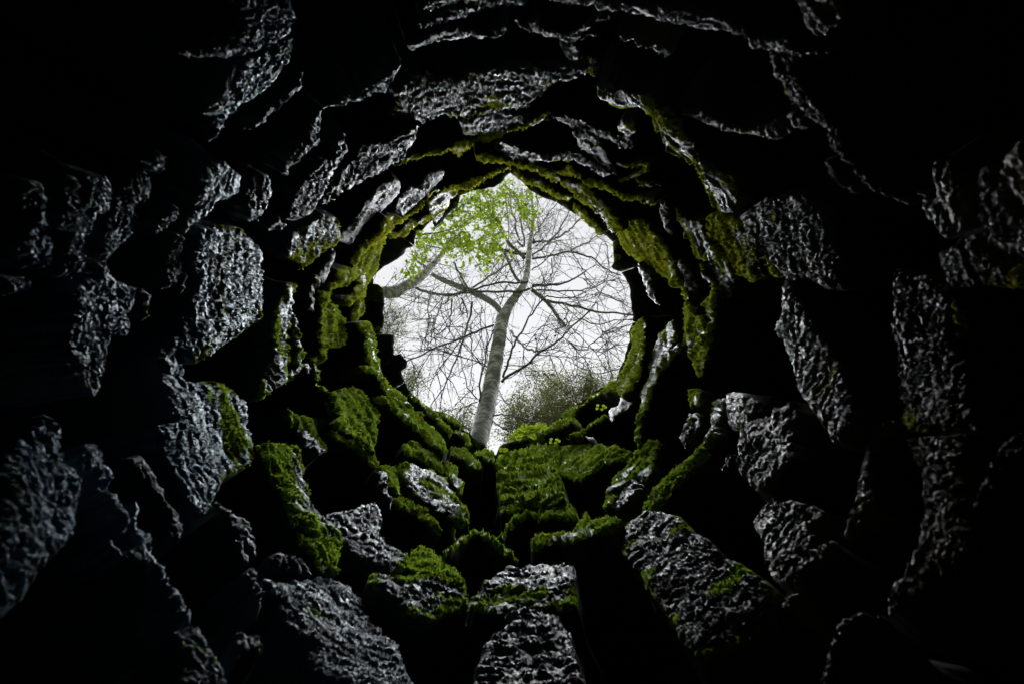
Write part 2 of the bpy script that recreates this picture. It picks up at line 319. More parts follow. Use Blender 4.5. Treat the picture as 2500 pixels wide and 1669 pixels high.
STONES = """blurred grey slab near the photo's top edge, left of the black gap|0.02|558,0 705,0 726,43 699,98 656,125 596,144 499,154 455,146 504,125 548,98 591,70 602,38
streaked grey fang-shaped rock hanging below the blurred slab at upper left|0|656,127 726,108 716,146 683,206 645,239 602,271 564,304 529,358 520,336 548,293 515,295 520,249 542,211 575,173 613,146
thin dim diagonal rock edge right of the fang-shaped rock at upper left|0|759,184 732,228 683,276 634,306 607,328 623,304 672,271 710,233
pale wet slab leaning at the far left end of the upper left row|0|70,439 108,450 117,488 103,542 130,596 127,640 108,664 70,659 41,618 33,602 57,564 65,499 60,466
ragged wet rock, second in the upper left row|0|168,434 217,434 282,439 293,488 271,520 228,526 206,585 201,640 173,678 144,678 157,613 168,564 130,558 122,553 141,499
wet rock with a pointed foot, third in the upper left row|0|336,439 379,428 396,461 379,504 352,553 320,588 295,613 271,656 252,623 260,575 271,520 304,477
small dim rock chip on top of the upper left row|0|347,398 396,374 412,401 409,434 379,423 363,404
tall pitted wet rock with a rounded foot, below the upper left row|0|239,651 266,640 282,683 325,699 352,705 347,743 320,770 320,819 282,813 274,846 268,885 246,961 233,966 206,934 179,917 165,880 168,825 173,808 168,764 190,748 187,710 217,688
small dim sliver of rock right of the tall round-footed rock|0|358,699 379,726 369,786 355,770
small dim greenish rock at the photo's left edge, under the pale leaning slab|0.1|11,678 65,678 81,705 33,716 11,726 1,705
narrow streaked wet rock slanting between the upper left row and the ragged arch|0|515,412 558,401 585,428 580,466 542,493 520,515 488,548 461,575 458,558 488,515 482,488 499,461 488,428
little hooked rock left of the narrow streaked wet rock|0|428,499 434,520 401,564 382,575 385,548 412,520
long thin arching ledge sweeping up from the left to the dark roof|0.03|686,428 707,379 726,352 764,314 797,287 823,268 880,215 934,174 980,151 984,157 969,172 965,199 942,226 888,247 838,268 800,285 781,347 743,374 716,398 705,434
brownish rock lump under the left foot of the long arching ledge|0.05|610,461 645,439 672,439 669,477 651,520 618,548 599,510
zigzag grey rock with a sharp top corner, outside the fan-ribbed slab|0|846,331 854,374 835,401 813,445 791,472 770,520 732,545 710,542 726,504 726,466 759,439 781,401 786,390 813,390 824,358
large fan-ribbed grey slab above left of the opening|0.03|781,501 808,466 835,428 838,421 861,402 888,368 915,360 953,356 965,345 980,326 1026,310 1018,337 1011,356 984,391 926,425 850,467 800,502
small dim wet knob left of the olive mossy lens-shaped rock|0.05|653,569 659,548 683,531 699,548 688,561
big squarish wet slab with vertical streaks and faint green top, mid left|0.16|491,558 542,553 607,564 623,591 659,623 659,683 648,743 640,775 613,797 569,829 542,847 509,871 477,888 450,846 461,781 477,748 482,678 472,640 482,602
narrow wet neck of rock joining the two big wet slabs at mid left|0.12|433,820 471,820 467,869 466,923 477,977 449,1026 428,1020 420,972 409,923 409,869 422,842
jagged wet sliver hugging the left side of the big squarish slab|0|434,575 458,575 461,623 469,667 450,737 434,699 409,710 417,667 428,623
olive mossy lens-shaped rock left of the smooth grey blade|0.45|697,623 721,580 759,553 797,526 824,531 829,575 808,607 770,640 726,662 743,648 705,629
smooth pale grey blade of rock above the mossy curtain on the left|0.1|831,590 865,548 900,490 926,460 969,441 982,456 976,475 953,498 930,525 892,552 869,590 850,600
crackled silver rock with a pointed tip beside the smooth grey blade|0.08|967,519 980,485 1001,460 1024,462 1047,430 1075,421 1087,418 1081,437 1068,455 1058,469 1038,490 1024,508 1006,517 990,524 976,533
bright yellow moss ridge running along the top left of the opening|0.98|946,536 973,533 999,529 1024,510 1042,487 1061,467 1084,462 1120,455 1153,446 1185,432 1222,418 1250,409 1250,417 1228,425 1189,437 1164,455 1130,462 1093,467 1065,471 1047,487 1029,513 1006,529 983,538 967,552 941,579 914,598 900,611 900,595 923,575
brown overhanging slab with moss veins on the upper left rim|0.4|1049,492 1065,478 1084,471 1119,465 1118,476 1102,492 1100,503 1091,515 1079,529 1065,544 1058,538 1054,529 1049,501
stringy moss fringe drooping below the upper left rim slab|0.9|1052,525 1052,536 1029,547 1010,561 999,575 978,581 955,586 957,579 978,572 992,558 1008,547 1029,536
thick stringy curtain of yellow-green moss down the left of the opening|0.88|828,663 857,653 876,615 895,586 933,553 967,529 986,529 957,562 933,610 919,658 900,706 886,768 866,792 862,768 871,730 852,749 847,734 881,691 871,682 828,706 809,718 812,701 833,684
bright rectangular patch of moss hanging on a stone left of the opening|0.98|783,710 804,706 812,739 833,758 847,787 847,825 838,849 809,844 795,863 785,887 776,878 783,835 785,787 783,749
crooked grey rock edge beside the bright rectangular moss patch|0.08|821,610 823,629 804,663 790,691 778,725 771,763 761,758 766,710 776,677 800,648 814,620
narrow upright stone half white wet rock and half moss, mid left|0.5|709,691 725,691 723,725 716,768 709,806 713,849 709,911 685,940 661,959 647,973 647,930 661,883 670,835 670,797 680,758 694,725
thin curved mossy splinter right of the narrow upright stone|0.4|725,753 733,806 740,844 747,863 742,892 725,921 716,930 723,897 728,863 723,825
tiny bare grey chip beneath the bright rectangular moss patch|0|745,883 757,887 760,911 749,902
thin mossy cord of rock dropping from the bright moss patch|0.7|766,868 778,883 783,911 795,945 809,969 819,997 831,1016 823,1024 809,1002 802,964 788,935 776,907
tattered green moss strip falling beside the left rim lumps|0.9|895,782 910,797 919,835 929,883 931,907 948,930 972,959 979,978 957,969 933,940 914,911 881,890 905,895 895,854 890,816 876,787
large rounded stone wholly covered in bright green moss, lower left|1|809,954 857,942 881,950 900,969 926,973 936,1002 921,1026 924,1050 919,1103 900,1079 857,1055 814,1026 833,1016 821,988
sloping moss ledge under the large rounded mossy stone|0.9|814,1036 852,1050 890,1074 919,1107 929,1131 921,1136 890,1107 857,1083 828,1069 809,1050
long diagonal bank of thick green moss below the left rim|1|920,964 957,978 993,996 1030,1019 1067,1051 1090,1078 1094,1101 1085,1106 1058,1078 1021,1046 984,1019 957,996 929,978
mossy shoulder above the upper end of the long diagonal moss bank|0.9|938,950 975,955 993,978 1016,1000 1039,1014 1021,1016 989,994 957,975
narrow mossy shelf along the outer side of the lower left rim|0.9|997,958 1015,968 1033,988 1056,1001 1076,1019 1094,1039 1107,1057 1102,1062 1084,1047 1063,1021 1043,1006 1022,983
short mossy cap on a dark stone left of the trunk's foot|0.8|1058,1002 1086,1010 1112,1023 1130,1039 1124,1042 1104,1029 1079,1015
rounded mossy stone touching the trunk's foot on the left|0.9|1102,1049 1117,1047 1137,1057 1150,1072 1155,1093 1149,1090 1137,1070 1122,1057
bright moss knob in the notch under the trunk|1|1159,1097 1177,1092 1200,1097 1209,1108 1207,1124 1186,1120 1163,1110
arched brown mossy stone below the long diagonal moss bank|0.8|984,1083 1012,1072 1039,1078 1062,1097 1081,1120 1081,1143 1058,1138 1030,1120 998,1110 984,1097
mossy hump between the arched stone and the black cleft|0.9|1099,1088 1136,1097 1159,1115 1181,1138 1159,1136 1140,1120 1103,1106
folded mossy stone with a wet white tip beside the black cleft|0.7|1085,1124 1103,1129 1117,1147 1117,1165 1136,1175 1133,1200 1126,1198 1113,1179 1094,1161 1081,1143
plump mossy stone shaped like a pillow with a bare side, left|0.9|709,997 733,1007 771,1012 800,1026 812,1055 809,1093 795,1098 776,1093 757,1064 742,1040 723,1031 713,1016
wet bare rock under the pillow-shaped mossy stone|0.05|742,1045 757,1069 773,1095 788,1104 771,1117 742,1093 737,1064
big wet block with streaks and moss down its right edge, lower left|0.24|477,926 520,926 574,942 606,966 617,982 617,1037 631,1075 623,1129 596,1145 563,1156 542,1177 531,1210 520,1242 487,1248 471,1237 460,1210 439,1156 417,1102 395,1053 401,1031 433,1031 455,1004 471,961
long slanting stone with a mossy upper half, below the pillow stone|0.6|631,1083 677,1080 726,1085 736,1123 753,1167 774,1221 796,1253 829,1286 839,1329 834,1383 796,1378 780,1351 753,1324 726,1280 699,1221 671,1161 650,1123
shining wet silver boulder in the lower left of the shaft|0.12|801,1248 838,1248 883,1230 911,1227 925,1248 938,1280 920,1292 943,1312 975,1340 998,1358 989,1386 957,1390 920,1372 883,1349 847,1317 815,1280
dark pitted mossy ledge below the shining silver boulder|0.45|957,1395 993,1404 1030,1395 1067,1409 1113,1431 1140,1454 1145,1482 1094,1491 1058,1505 1021,1491 984,1464 938,1436 902,1409 920,1381
ridge-backed stone with an even coat of moss under the black roof block|0.85|996,1353 1021,1326 1035,1324 1062,1335 1085,1353 1108,1386 1131,1409 1142,1438 1113,1422 1081,1413 1039,1390 1003,1372
black roof-shaped block with a thin mossy ridge line, bottom centre|0.8|1085,1342 1122,1312 1159,1288 1172,1289 1204,1308 1241,1331 1269,1358 1236,1340 1204,1320 1169,1299 1154,1302 1113,1328 1090,1345
honeycombed slab with moss edges and a silver middle, lower left of centre|0.5|975,1129 993,1127 1021,1131 1058,1147 1090,1161 1103,1179 1113,1207 1131,1234 1147,1257 1147,1280 1126,1276 1108,1262 1076,1248 1058,1230 1030,1211 998,1188 984,1165
small mossy wedge left of the honeycombed slab|0.9|932,1127 957,1133 980,1147 984,1165 975,1179 980,1202 961,1198 950,1170 943,1152
bare silver sliver dangling left of the small mossy wedge|0|925,1145 943,1152 945,1188 952,1216 961,1243 948,1225 934,1198 927,1170
mossy lip over a black hollow under the honeycombed slab|0.9|954,1204 980,1211 1012,1230 1044,1243 1067,1266 1081,1294 1062,1282 1039,1262 1012,1243 975,1237 957,1221
thin mossy corner piece under the tip of the honeycombed slab|0.8|1055,1253 1099,1257 1113,1280 1115,1317 1108,1298 1094,1269 1067,1262
broad stepped block thick with bright moss at bottom centre|1|1209,1127 1218,1110 1273,1092 1333,1081 1365,1083 1369,1115 1360,1152 1376,1175 1379,1216 1342,1225 1296,1225 1250,1234 1223,1239 1214,1170
moss wedge tapering to the right from the broad stepped block|0.9|1367,1088 1415,1083 1457,1085 1507,1088 1539,1099 1516,1117 1479,1133 1443,1147 1420,1168 1383,1161 1365,1152 1373,1115
yellow-edged moss bank forming the lower right rim of the opening|1|1505,929 1495,930 1471,946 1442,963 1420,982 1398,994 1374,1009 1371,1022 1388,1019 1398,1007 1422,985 1454,965 1478,956 1502,946
mossy pointed stone right of the ferns on the rim|0.95|1325,1059 1335,1043 1362,1031 1393,1018 1408,1024 1422,1038 1405,1031 1393,1028 1374,1038 1350,1048
mossy prow of rock with seedlings on top, lower right rim|0.8|1418,1060 1434,1036 1451,1021 1478,1009 1481,1016 1461,1026 1444,1031 1434,1045 1422,1062
smooth bare grey tongue of rock on the lower right rim|0.02|1483,1010 1493,994 1507,985 1514,968 1529,973 1541,980 1524,994 1500,1009 1488,1028 1482,1019
low mossy lip above the broad stepped block|0.9|1381,1066 1391,1053 1418,1050 1428,1053 1418,1058 1398,1059
little bare wet chip beneath the mossy prow|0|1427,1060 1447,1065 1448,1073 1432,1068
mossy second step below the broad stepped block|0.95|1310,1248 1360,1231 1388,1229 1406,1243 1411,1259 1388,1264 1351,1263 1319,1267
mossy slope curling round the second step's left side|0.9|1209,1305 1232,1280 1259,1257 1291,1243 1308,1250 1317,1266 1291,1255 1269,1266 1241,1285 1218,1305
tiny mossy pyramid right of the second step|0.7|1406,1280 1420,1257 1434,1248 1443,1262 1424,1280 1406,1292
low rambling mossy ledge over the black pit at bottom centre|0.65|1291,1317 1319,1298 1356,1298 1397,1294 1424,1276 1461,1264 1479,1254 1516,1266 1498,1280 1461,1294 1415,1312 1365,1317 1319,1327 1296,1335
upper of two scalloped dark slabs at bottom centre|0.3|1145,1454 1172,1427 1209,1395 1241,1376 1287,1374 1342,1372 1383,1365 1397,1376 1402,1409 1408,1454 1406,1473 1369,1484 1333,1477 1287,1473 1241,1482 1195,1486 1159,1486
lower of two scalloped dark slabs, cut by the photo's bottom edge|0.04|1181,1555 1227,1523 1273,1512 1342,1523 1388,1537 1402,1578 1411,1610 1420,1642 1415,1702 1145,1702 1159,1633 1172,1592
dim recessed course of rock between the two scalloped slabs|0.05|1227,1496 1296,1487 1365,1493 1383,1523 1319,1514 1250,1510
huge slanting slab with a mossy head and grey ribbed body, lower right|0.35|1500,1280 1532,1259 1592,1245 1652,1253 1689,1286 1722,1307 1754,1345 1803,1367 1847,1394 1879,1426 1868,1470 1847,1502 1825,1551 1771,1567 1717,1600 1706,1613 1684,1583 1662,1567 1657,1529 1625,1491 1597,1453 1565,1416 1560,1388 1527,1356 1505,1324
sharp-edged stone with an olive mossy face, right of the moss wedge|0.75|1475,1248 1479,1211 1502,1156 1539,1108 1571,1083 1603,1072 1599,1101 1585,1143 1567,1165 1548,1166 1521,1179 1493,1221 1479,1243
bare round-topped stone leaning on the sharp-edged olive stone|0.1|1479,1248 1496,1221 1521,1182 1548,1169 1571,1184 1557,1211 1525,1234 1507,1253
long mossy spar pointing up right below the sharp-edged stone|0.6|1565,1231 1597,1177 1641,1134 1679,1102 1722,1080 1736,1107 1700,1139 1668,1172 1625,1210 1581,1248 1565,1253
large honeycombed wet boulder at the bottom left, cut by the photo's edge|0.08|644,1413 704,1416 780,1405 792,1409 847,1422 893,1459 911,1500 938,1532 975,1569 998,1624 1021,1669 1016,1702 792,1702 845,1665 785,1632 753,1567 709,1519 677,1464
pale wet bar of rock above the honeycombed boulder|0.02|661,1351 699,1351 736,1367 780,1389 774,1402 731,1395 688,1379 661,1368
bent dark rock with a green tinge beneath the big wet block|0.25|536,1215 569,1242 601,1253 620,1280 631,1329 636,1351 617,1340 590,1291 563,1259 536,1253
small smooth pebble-like rock beside the bent green-tinged rock|0|585,1307 601,1340 615,1372 598,1362 588,1334
dim vertical rib of rock left of the honeycombed boulder|0.03|596,1389 628,1383 639,1421 647,1491 634,1470 623,1426
smooth curved rock like a drooping tusk, lower left|0|325,1110 347,1107 379,1156 412,1215 439,1264 444,1297 428,1334 412,1307 414,1264 401,1221 374,1183 347,1161 330,1134
pale wet shoulder of rock left of the tusk-shaped one|0|203,1112 238,1077 265,1096 287,1139 303,1188 287,1167 260,1145 227,1145 211,1139
dim inner rib between the pale shoulder and the long diagonal spar|0|260,1177 292,1210 325,1264 330,1291 303,1253 271,1204
upper length of the long diagonal wet spar at lower left|0|347,1215 368,1286 401,1340 428,1410 460,1470 482,1513 460,1508 433,1459 406,1410 379,1367 352,1324 357,1280 341,1237
lower length of the long diagonal wet spar, reaching the photo's bottom|0|439,1529 477,1524 490,1524 520,1578 547,1627 566,1681 460,1681 447,1605
small forked rock left of the long diagonal spar|0|287,1291 319,1340 347,1324 374,1378 347,1372 314,1351
tall blurred pale rock filling the lower left edge of the photo|0|130,1004 152,1037 157,1091 179,1145 200,1172 203,1237 200,1291 157,1340 119,1367 87,1405 54,1459 32,1481 -32,1540 -32,1307 11,1253 11,1156 32,1107 65,1080 92,1037
faint grey rock patch low in the black lower left|0|601,1519 644,1546 655,1573 596,1584 585,1556
long blurred ledge slanting across the top right of the photo|0|1298,-23 1398,-15 1470,0 1528,23 1633,24 1665,30 1714,51 1763,76 1811,103 1871,98 1909,89 1925,114 1931,127 2023,142 1925,134 1844,129 1806,111 1773,102 1730,98 1681,76 1633,62 1605,61 1528,38 1451,23 1356,11
dim rock above the right end of the long blurred ledge|0|1936,-22 2012,-22 2055,33 2045,60 2012,92 1979,76 1952,49
blurred grey ledge at the top centre edge of the photo|0|1026,-19 1126,-19 1221,-19 1294,-19 1287,23 1221,23 1164,42 1126,54 1084,69 1022,75 1018,65 1068,61 1103,31 1076,23 1026,33 1022,23 1049,8
feathery grey ledge beneath the top centre ledge|0|999,126 992,111 1038,84 1087,69 1145,73 1183,80 1221,75 1241,88 1214,96 1183,92 1137,98 1087,107 1038,119
crescent of grey rock hanging at the top, right of centre|0.03|1310,34 1317,61 1348,77 1386,75 1421,57 1470,34 1486,54 1432,69 1413,88 1463,92 1413,98 1375,103 1329,92 1283,69 1252,50 1279,54
small knuckle of rock above the right tip of the broad rippled slab|0.05|1363,115 1394,103 1409,126 1421,149 1398,153 1367,146 1386,130
thin blurred rock stripe right of the hanging crescent|0|1501,84 1547,92 1585,107 1612,115 1641,134 1631,144 1605,130 1566,111 1528,96
broad rippled silver slab above the opening, largest in the roof|0.16|946,230 969,222 999,215 1038,197 1076,199 1126,192 1183,176 1241,167 1298,165 1375,155 1421,153 1451,144 1459,165 1455,190 1440,176 1413,184 1356,203 1336,226 1321,249 1290,261 1252,272 1183,280 1137,287 1076,289 1030,307 1015,299 972,291 953,291 972,261 961,241
rippled grey stone tucked beneath the broad rippled slab|0.2|1118,299 1164,287 1233,282 1279,284 1329,287 1344,295 1310,307 1279,310 1252,322 1214,330 1183,337 1152,341 1133,333 1130,318
long mossy string course arching over the top of the opening|0.75|961,410 1022,385 1068,366 1126,352 1168,343 1214,330 1279,312 1344,291 1279,320 1221,336 1183,352 1152,358 1122,383 1107,379 1103,370 1068,377 1030,391 984,404
lumpy grey ledge with a mossy underside right of the roof's centre|0.2|1344,293 1390,291 1428,307 1482,326 1528,337 1543,352 1536,374 1509,364 1490,345 1451,337 1413,326 1375,310
small curled rock knob at the right end of the lumpy grey ledge|0.3|1505,307 1520,293 1543,303 1551,330 1536,339 1520,330 1505,328
purplish rock tongue running down from the lumpy grey ledge|0.1|1394,326 1421,326 1448,337 1470,368 1486,398 1501,425 1505,441 1482,421 1451,398 1421,375 1405,349
thin mossy loop of rock at the foot of the purplish tongue|0.6|1505,437 1520,441 1543,431 1570,418 1578,410 1547,412 1501,404 1501,400 1547,406 1584,406 1580,423 1543,439 1516,448
short thin mossy edge below the thin loop|0.5|1551,433 1582,446 1616,456 1585,459 1559,441
grey veined stone set over the opening's peak|0.15|1206,364 1221,352 1252,360 1290,375 1336,383 1390,379 1432,395 1490,433 1470,433 1432,410 1398,397 1336,394 1290,395 1252,391 1218,383
yellow moss cornice just above the opening's peak|0.95|1160,379 1198,383 1214,388 1241,395 1298,402 1336,421 1356,426 1329,427 1279,416 1241,408 1206,393 1160,388
long thin moss line crossing the black area right of the peak|0.8|1352,423 1386,412 1398,423 1428,441 1482,458 1528,477 1601,497 1597,504 1528,486 1478,467 1428,449 1402,438 1375,436
mossy silver slab slanting down the upper right rim|0.55|1359,437 1398,452 1428,460 1459,483 1482,510 1501,540 1513,567 1490,571 1467,536 1444,510 1413,487 1390,467 1367,452
thin yellow moss edge lining the opening right of its peak|0.9|1248,420 1260,425 1283,436 1317,450 1356,473 1398,487 1382,492 1359,488 1333,470 1298,453 1267,438
mossy ridge between the peak and the slanting upper right slab|0.75|1244,409 1267,404 1306,412 1352,431 1375,450 1352,444 1310,422 1271,414
mossy thread of rock low on the upper right rim|0.8|1398,498 1428,521 1451,548 1474,571 1467,575 1436,550 1409,526
long drooping slab with moss blotches, upper right of the opening|0.35|1453,215 1482,222 1528,230 1566,238 1616,261 1627,266 1660,304 1681,347 1714,385 1741,423 1776,436 1787,488 1784,523 1757,523 1730,504 1711,477 1703,434 1681,409 1649,385 1627,369 1611,325 1585,291 1547,272 1509,264 1474,245 1455,234
thin pale rock line ending in an eye shape, right of the drooping slab|0.08|1638,263 1681,275 1725,295 1763,313 1817,323 1882,310 1909,319 1933,328 1904,343 1844,340 1784,329 1741,321 1703,305 1665,283
very long straight diagonal rock edge in the upper right|0.06|1871,136 1925,136 1947,173 1958,201 1990,249 2017,287 2045,325 2072,369 2093,412 2120,434 2164,466 2207,507 2185,501 2153,472 2120,450 2099,428 2066,385 2034,352 2012,320 1979,298 1947,266 1920,255 1893,201 1879,163
small rounded rock under the middle of the straight diagonal edge|0.05|1920,276 1947,274 1974,304 1977,317 1952,314 1931,304
thin dark hoop of rock below the straight diagonal edge|0.1|2012,390 2028,388 2039,417 2066,450 2093,466 2088,473 2055,458 2028,431
broad bright silver slab with a drooping right corner, right of the opening|0.15|1809,531 1833,504 1860,491 1904,485 1947,482 1979,499 2004,526 2012,564 2028,602 2045,640 2061,672 2073,699 2061,710 2012,705 1969,688 1912,680 1882,645 1844,607 1817,569
silver stone with a yellow-green lower edge left of the broad bright slab|0.5|1719,534 1736,523 1773,529 1803,542 1833,585 1866,629 1898,656 1901,680 1871,669 1839,688 1806,672 1779,640 1752,602 1725,564
speckled rock hanging between the bright moss sheet and the silver stone|0.35|1638,515 1660,531 1703,542 1725,575 1752,613 1779,640 1792,678 1779,710 1768,732 1746,721 1736,688 1725,656 1703,629 1676,596 1654,553
thin silver spike standing over the bright moss sheet|0.05|1605,485 1622,504 1633,542 1638,580 1622,558 1608,520
bright yellow-green sheet of moss on the right of the opening|0.95|1519,539 1550,539 1581,559 1601,574 1627,615 1642,651 1662,697 1678,738 1693,773 1667,748 1657,707 1642,697 1616,677 1586,656 1555,641 1530,620 1514,595 1504,569
bare grey edge hanging from the foot of the right moss sheet|0.1|1643,623 1670,640 1687,678 1698,710 1700,737 1681,721 1660,678
tapering mossy stone with a hanging point, right of the opening|0.7|1670,748 1689,743 1717,775 1722,835 1725,842 1719,880 1708,923 1689,896 1673,863 1668,825
thin mossy cord outlining a black hollow right of the opening|0.7|1706,634 1714,672 1737,710 1737,759 1731,813 1726,850 1720,850 1725,802 1724,756 1698,729 1722,737 1728,710 1708,672
steep mossy sheet forming the right rim of the opening|0.8|1570,774 1558,779 1546,796 1541,820 1537,849 1529,876 1519,895 1507,924 1505,946 1507,961 1514,965 1527,958 1541,946 1548,929 1558,898 1570,871
lightning-shaped mossy rock running down beside the right rim|0.6|1616,804 1637,779 1644,819 1644,845 1667,837 1637,876 1611,901 1591,942 1576,988 1565,1018 1558,1064 1551,1090 1547,1054 1555,1013 1560,962 1581,911 1586,860 1601,824
thin bare edge dangling at the right rim above the steep mossy sheet|0.15|1555,641 1581,677 1596,717 1609,748 1593,738 1576,702 1560,666
long knobbly slab slanting down to the right, mid right|0.1|1904,686 1925,705 1947,743 1974,781 1998,835 2025,874 2068,945 2074,982 2090,1009 2093,1047 2063,1080 2041,1085 2025,1069 1998,1037 1971,993 1944,950 1933,901 1917,863 1882,808 1904,759 1898,705
bubbly five-sided block standing alone in the black at right|0.12|1803,1047 1836,1026 1879,999 1928,977 1936,999 1930,1053 1933,1112 1901,1145 1874,1172 1860,1194 1825,1183 1803,1156 1798,1123 1800,1080
dull green upright stone left of the bubbly five-sided block|0.4|1717,1080 1722,1009 1738,972 1757,966 1754,1009 1760,1058 1733,1085 1722,1091
dim brown rock behind the dull green upright stone|0.05|1760,955 1803,955 1847,977 1857,1004 1819,1034 1792,1050 1765,1037
small crumpled rock at the foot of the tapering mossy stone|0.1|1652,1064 1684,1009 1711,1007 1706,1037 1679,1058 1657,1085
tiny mossy nub just under the tapering mossy stone|0.8|1684,950 1711,950 1714,977 1689,999 1681,982
small bare splinter under the bubbly five-sided block's left corner|0|1754,1145 1776,1112 1798,1102 1782,1129
dim knobbly rock under the bubbly block, lower right|0|1847,1248 1879,1215 1922,1215 1966,1226 1998,1237 1987,1269 1976,1318 1966,1361 1949,1399 1922,1421 1879,1405 1857,1372 1852,1318 1830,1269
hooked pale rock edge curving round the dim knobbly rock|0|1895,1497 1928,1453 1941,1416 1960,1367 1998,1340 2036,1321 2052,1340 2009,1356 1976,1386 1960,1426 1960,1459 1933,1491
narrow pale blade of rock leaning right, lower right|0|2112,1058 2144,1026 2177,1020 2155,1074 2128,1107 2123,1167 2117,1231 2090,1269 2052,1302 2058,1269 2079,1221 2096,1156 2106,1112
tall dark knobbly pillar of rock, upper half, far right|0.15|2175,699 2185,656 2218,678 2251,672 2305,710 2329,770 2316,813 2301,831 2336,901 2345,982 2361,1042 2312,1047 2204,1047 2177,1037 2188,993 2177,950 2177,820
olive-brown bar bridging across the head of the far right pillar|0.22|2272,623 2326,594 2370,575 2413,602 2467,645 2532,672 2532,716 2413,699 2332,699 2305,702
tall dark knobbly pillar of rock, lower half with a slanting foot, far right|0.02|2185,1058 2258,1056 2345,1058 2328,1123 2345,1188 2366,1307 2345,1356 2312,1378 2258,1405 2204,1437 2166,1475 2139,1491 2161,1443 2182,1394 2220,1318 2236,1253 2231,1172 2204,1123
blurred drooping rock left of the far right edge, above the bridge|0|2259,401 2288,401 2321,434 2343,466 2343,520 2332,564 2305,585 2278,553 2245,515 2213,472 2240,499 2272,488
blurred blue-grey rock filling the photo's right edge|0|2364,423 2391,412 2408,450 2435,461 2457,379 2489,347 2543,336 2543,651 2440,613 2397,580 2381,531 2386,488
faint slanting rock rib at the far right|0|2366,1242 2377,1177 2410,1129 2437,1074 2464,1037 2475,1074 2442,1123 2415,1167 2388,1210 2372,1248
thin arching rock edge low in the lower right corner|0|2004,1686 2025,1605 2058,1540 2085,1503 2139,1491 2144,1497 2093,1516 2066,1554 2044,1600 2022,1686"""
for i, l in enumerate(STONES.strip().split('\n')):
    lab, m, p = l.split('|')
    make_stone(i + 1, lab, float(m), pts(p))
# the ring of stones whose edges outline the opening
OUT = pts("909,678 925,660 937,650 969,634 985,618 992,604 1010,600 1013,584 1022,561 1029,563 1040,549 1056,536 1061,552 1070,549 1088,529 1107,510 1116,506 1123,478 1139,471 1169,462 1205,457 1226,444 1238,425 1244,421 1257,430 1273,441 1292,460 1315,476 1338,485 1358,492 1384,510 1413,526 1439,549 1459,565 1480,574 1496,591 1498,607 1498,641 1494,650 1498,658 1519,664 1528,678 1535,694 1540,712 1542,733 1542,754 1548,769 1546,786 1536,813 1539,832 1527,866 1522,885 1510,910 1506,927 1495,931 1471,946 1442,963 1420,982 1398,994 1374,1009 1371,1021 1350,1033 1335,1043 1325,1057 1296,1067 1272,1074 1248,1079 1228,1082 1218,1091 1214,1106 1204,1114 1190,1101 1188,1088 1170,1078 1150,1062 1130,1049 1132,1037 1112,1021 1086,1009 1058,1001 1028,983 1002,958 989,932 977,907 992,896 992,881 977,863 959,866 961,853 959,845 962,835 961,817 933,815 923,810 933,802 937,784 933,764 938,738 936,726 934,703 923,694 911,692")
RIM = [(0, 6, 'black blunt stone jutting over the pale bough, left rim of the opening', .25),
 (6, 17, 'dark stone behind the brown overhanging slab, upper left rim', .3),
 (17, 23, 'dark shaggy stone left of the opening\'s peak', .35),
 (23, 29, 'dark stone just right of the opening\'s peak', .3),
 (29, 35, 'dark sloping stone on the upper right rim', .3),
 (35, 40, 'small dark corner stone jutting into the sky on the right rim', .3),
 (40, 47, 'smooth dark upright stone on the right rim under the corner stone', .15),
 (47, 54, 'dark stone behind the steep moss sheet on the right rim', .4),
 (54, 62, 'dark stone under the yellow-edged moss bank, lower right rim', .7),
 (62, 69, 'mossy stone under the ferns on the lower rim', .9),
 (69, 76, 'low mossy stone in the notch at the trunk\'s foot', .8),
 (76, 82, 'dark rounded stone with a green cap, lower left rim', .5),
 (82, 86, 'dark blocky lump with one square shoulder, lower of two on the left rim', .25),
 (86, 92, 'dark blocky lump with a flat top, upper of two on the left rim', .15),
 (92, 97, 'dark rounded boss hung with moss threads, left rim', .3),
 (97, 102, 'narrow dark stone right under the end of the pale bough', .2)]
C0 = np.array([1235., 775.]); NO = len(OUT)
rim_z = []
for k, (a, b, lab, ms_) in enumerate(RIM):
    idx = [j % NO for j in range(a, b + 1)] if k < len(RIM) - 1 else list(range(a, NO)) + [0]
    inn = OUT[idx]; rr_ = np.linalg.norm(inn - C0, axis=1) / FP
    z0 = 1.04 * R0 / rr_.min() * (1 + .02 * math.sin(k * 5)); rim_z.append(z0)
    outer = C0 + (inn[::-1] - C0) * 2.3
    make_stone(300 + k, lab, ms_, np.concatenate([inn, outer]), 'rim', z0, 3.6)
ZT = max(rim_z)
def axpt(th, r, z):
    e1 = np.cross(AX, [0, 0, 1.]); e1 /= np.linalg.norm(e1); e2 = np.cross(e1, AX)
    return AX * z + (math.cos(th) * e1 + math.sin(th) * e2) * r
# bedrock shell round the stones, closed below the camera
V = []; nth = 120; zs = np.concatenate([[-2.5], np.linspace(-2.4, ZT + .25, 60)])
for i, zz in enumerate(zs):
    for k in range(nth):
        V.append(axpt(2 * math.pi * k / nth, 0.05 if i == 0 else R0 * 1.95, zz))
V = np.array(V); nn = fbm(V * 1.2, 3) * .16; ax_ = (V @ AX)[:, None] * AX; er_ = V - ax_; V = ax_ + er_ * (1 + nn / np.maximum(np.linalg.norm(er_, axis=1), .3))[:, None]
F = [[i * nth + k, i * nth + (k + 1) % nth, (i + 1) * nth + (k + 1) % nth, (i + 1) * nth + k] for i in range(len(zs) - 1) for k in range(nth)]
tag(link('bedrock', V, np.array(F), CAVE), kind='structure')
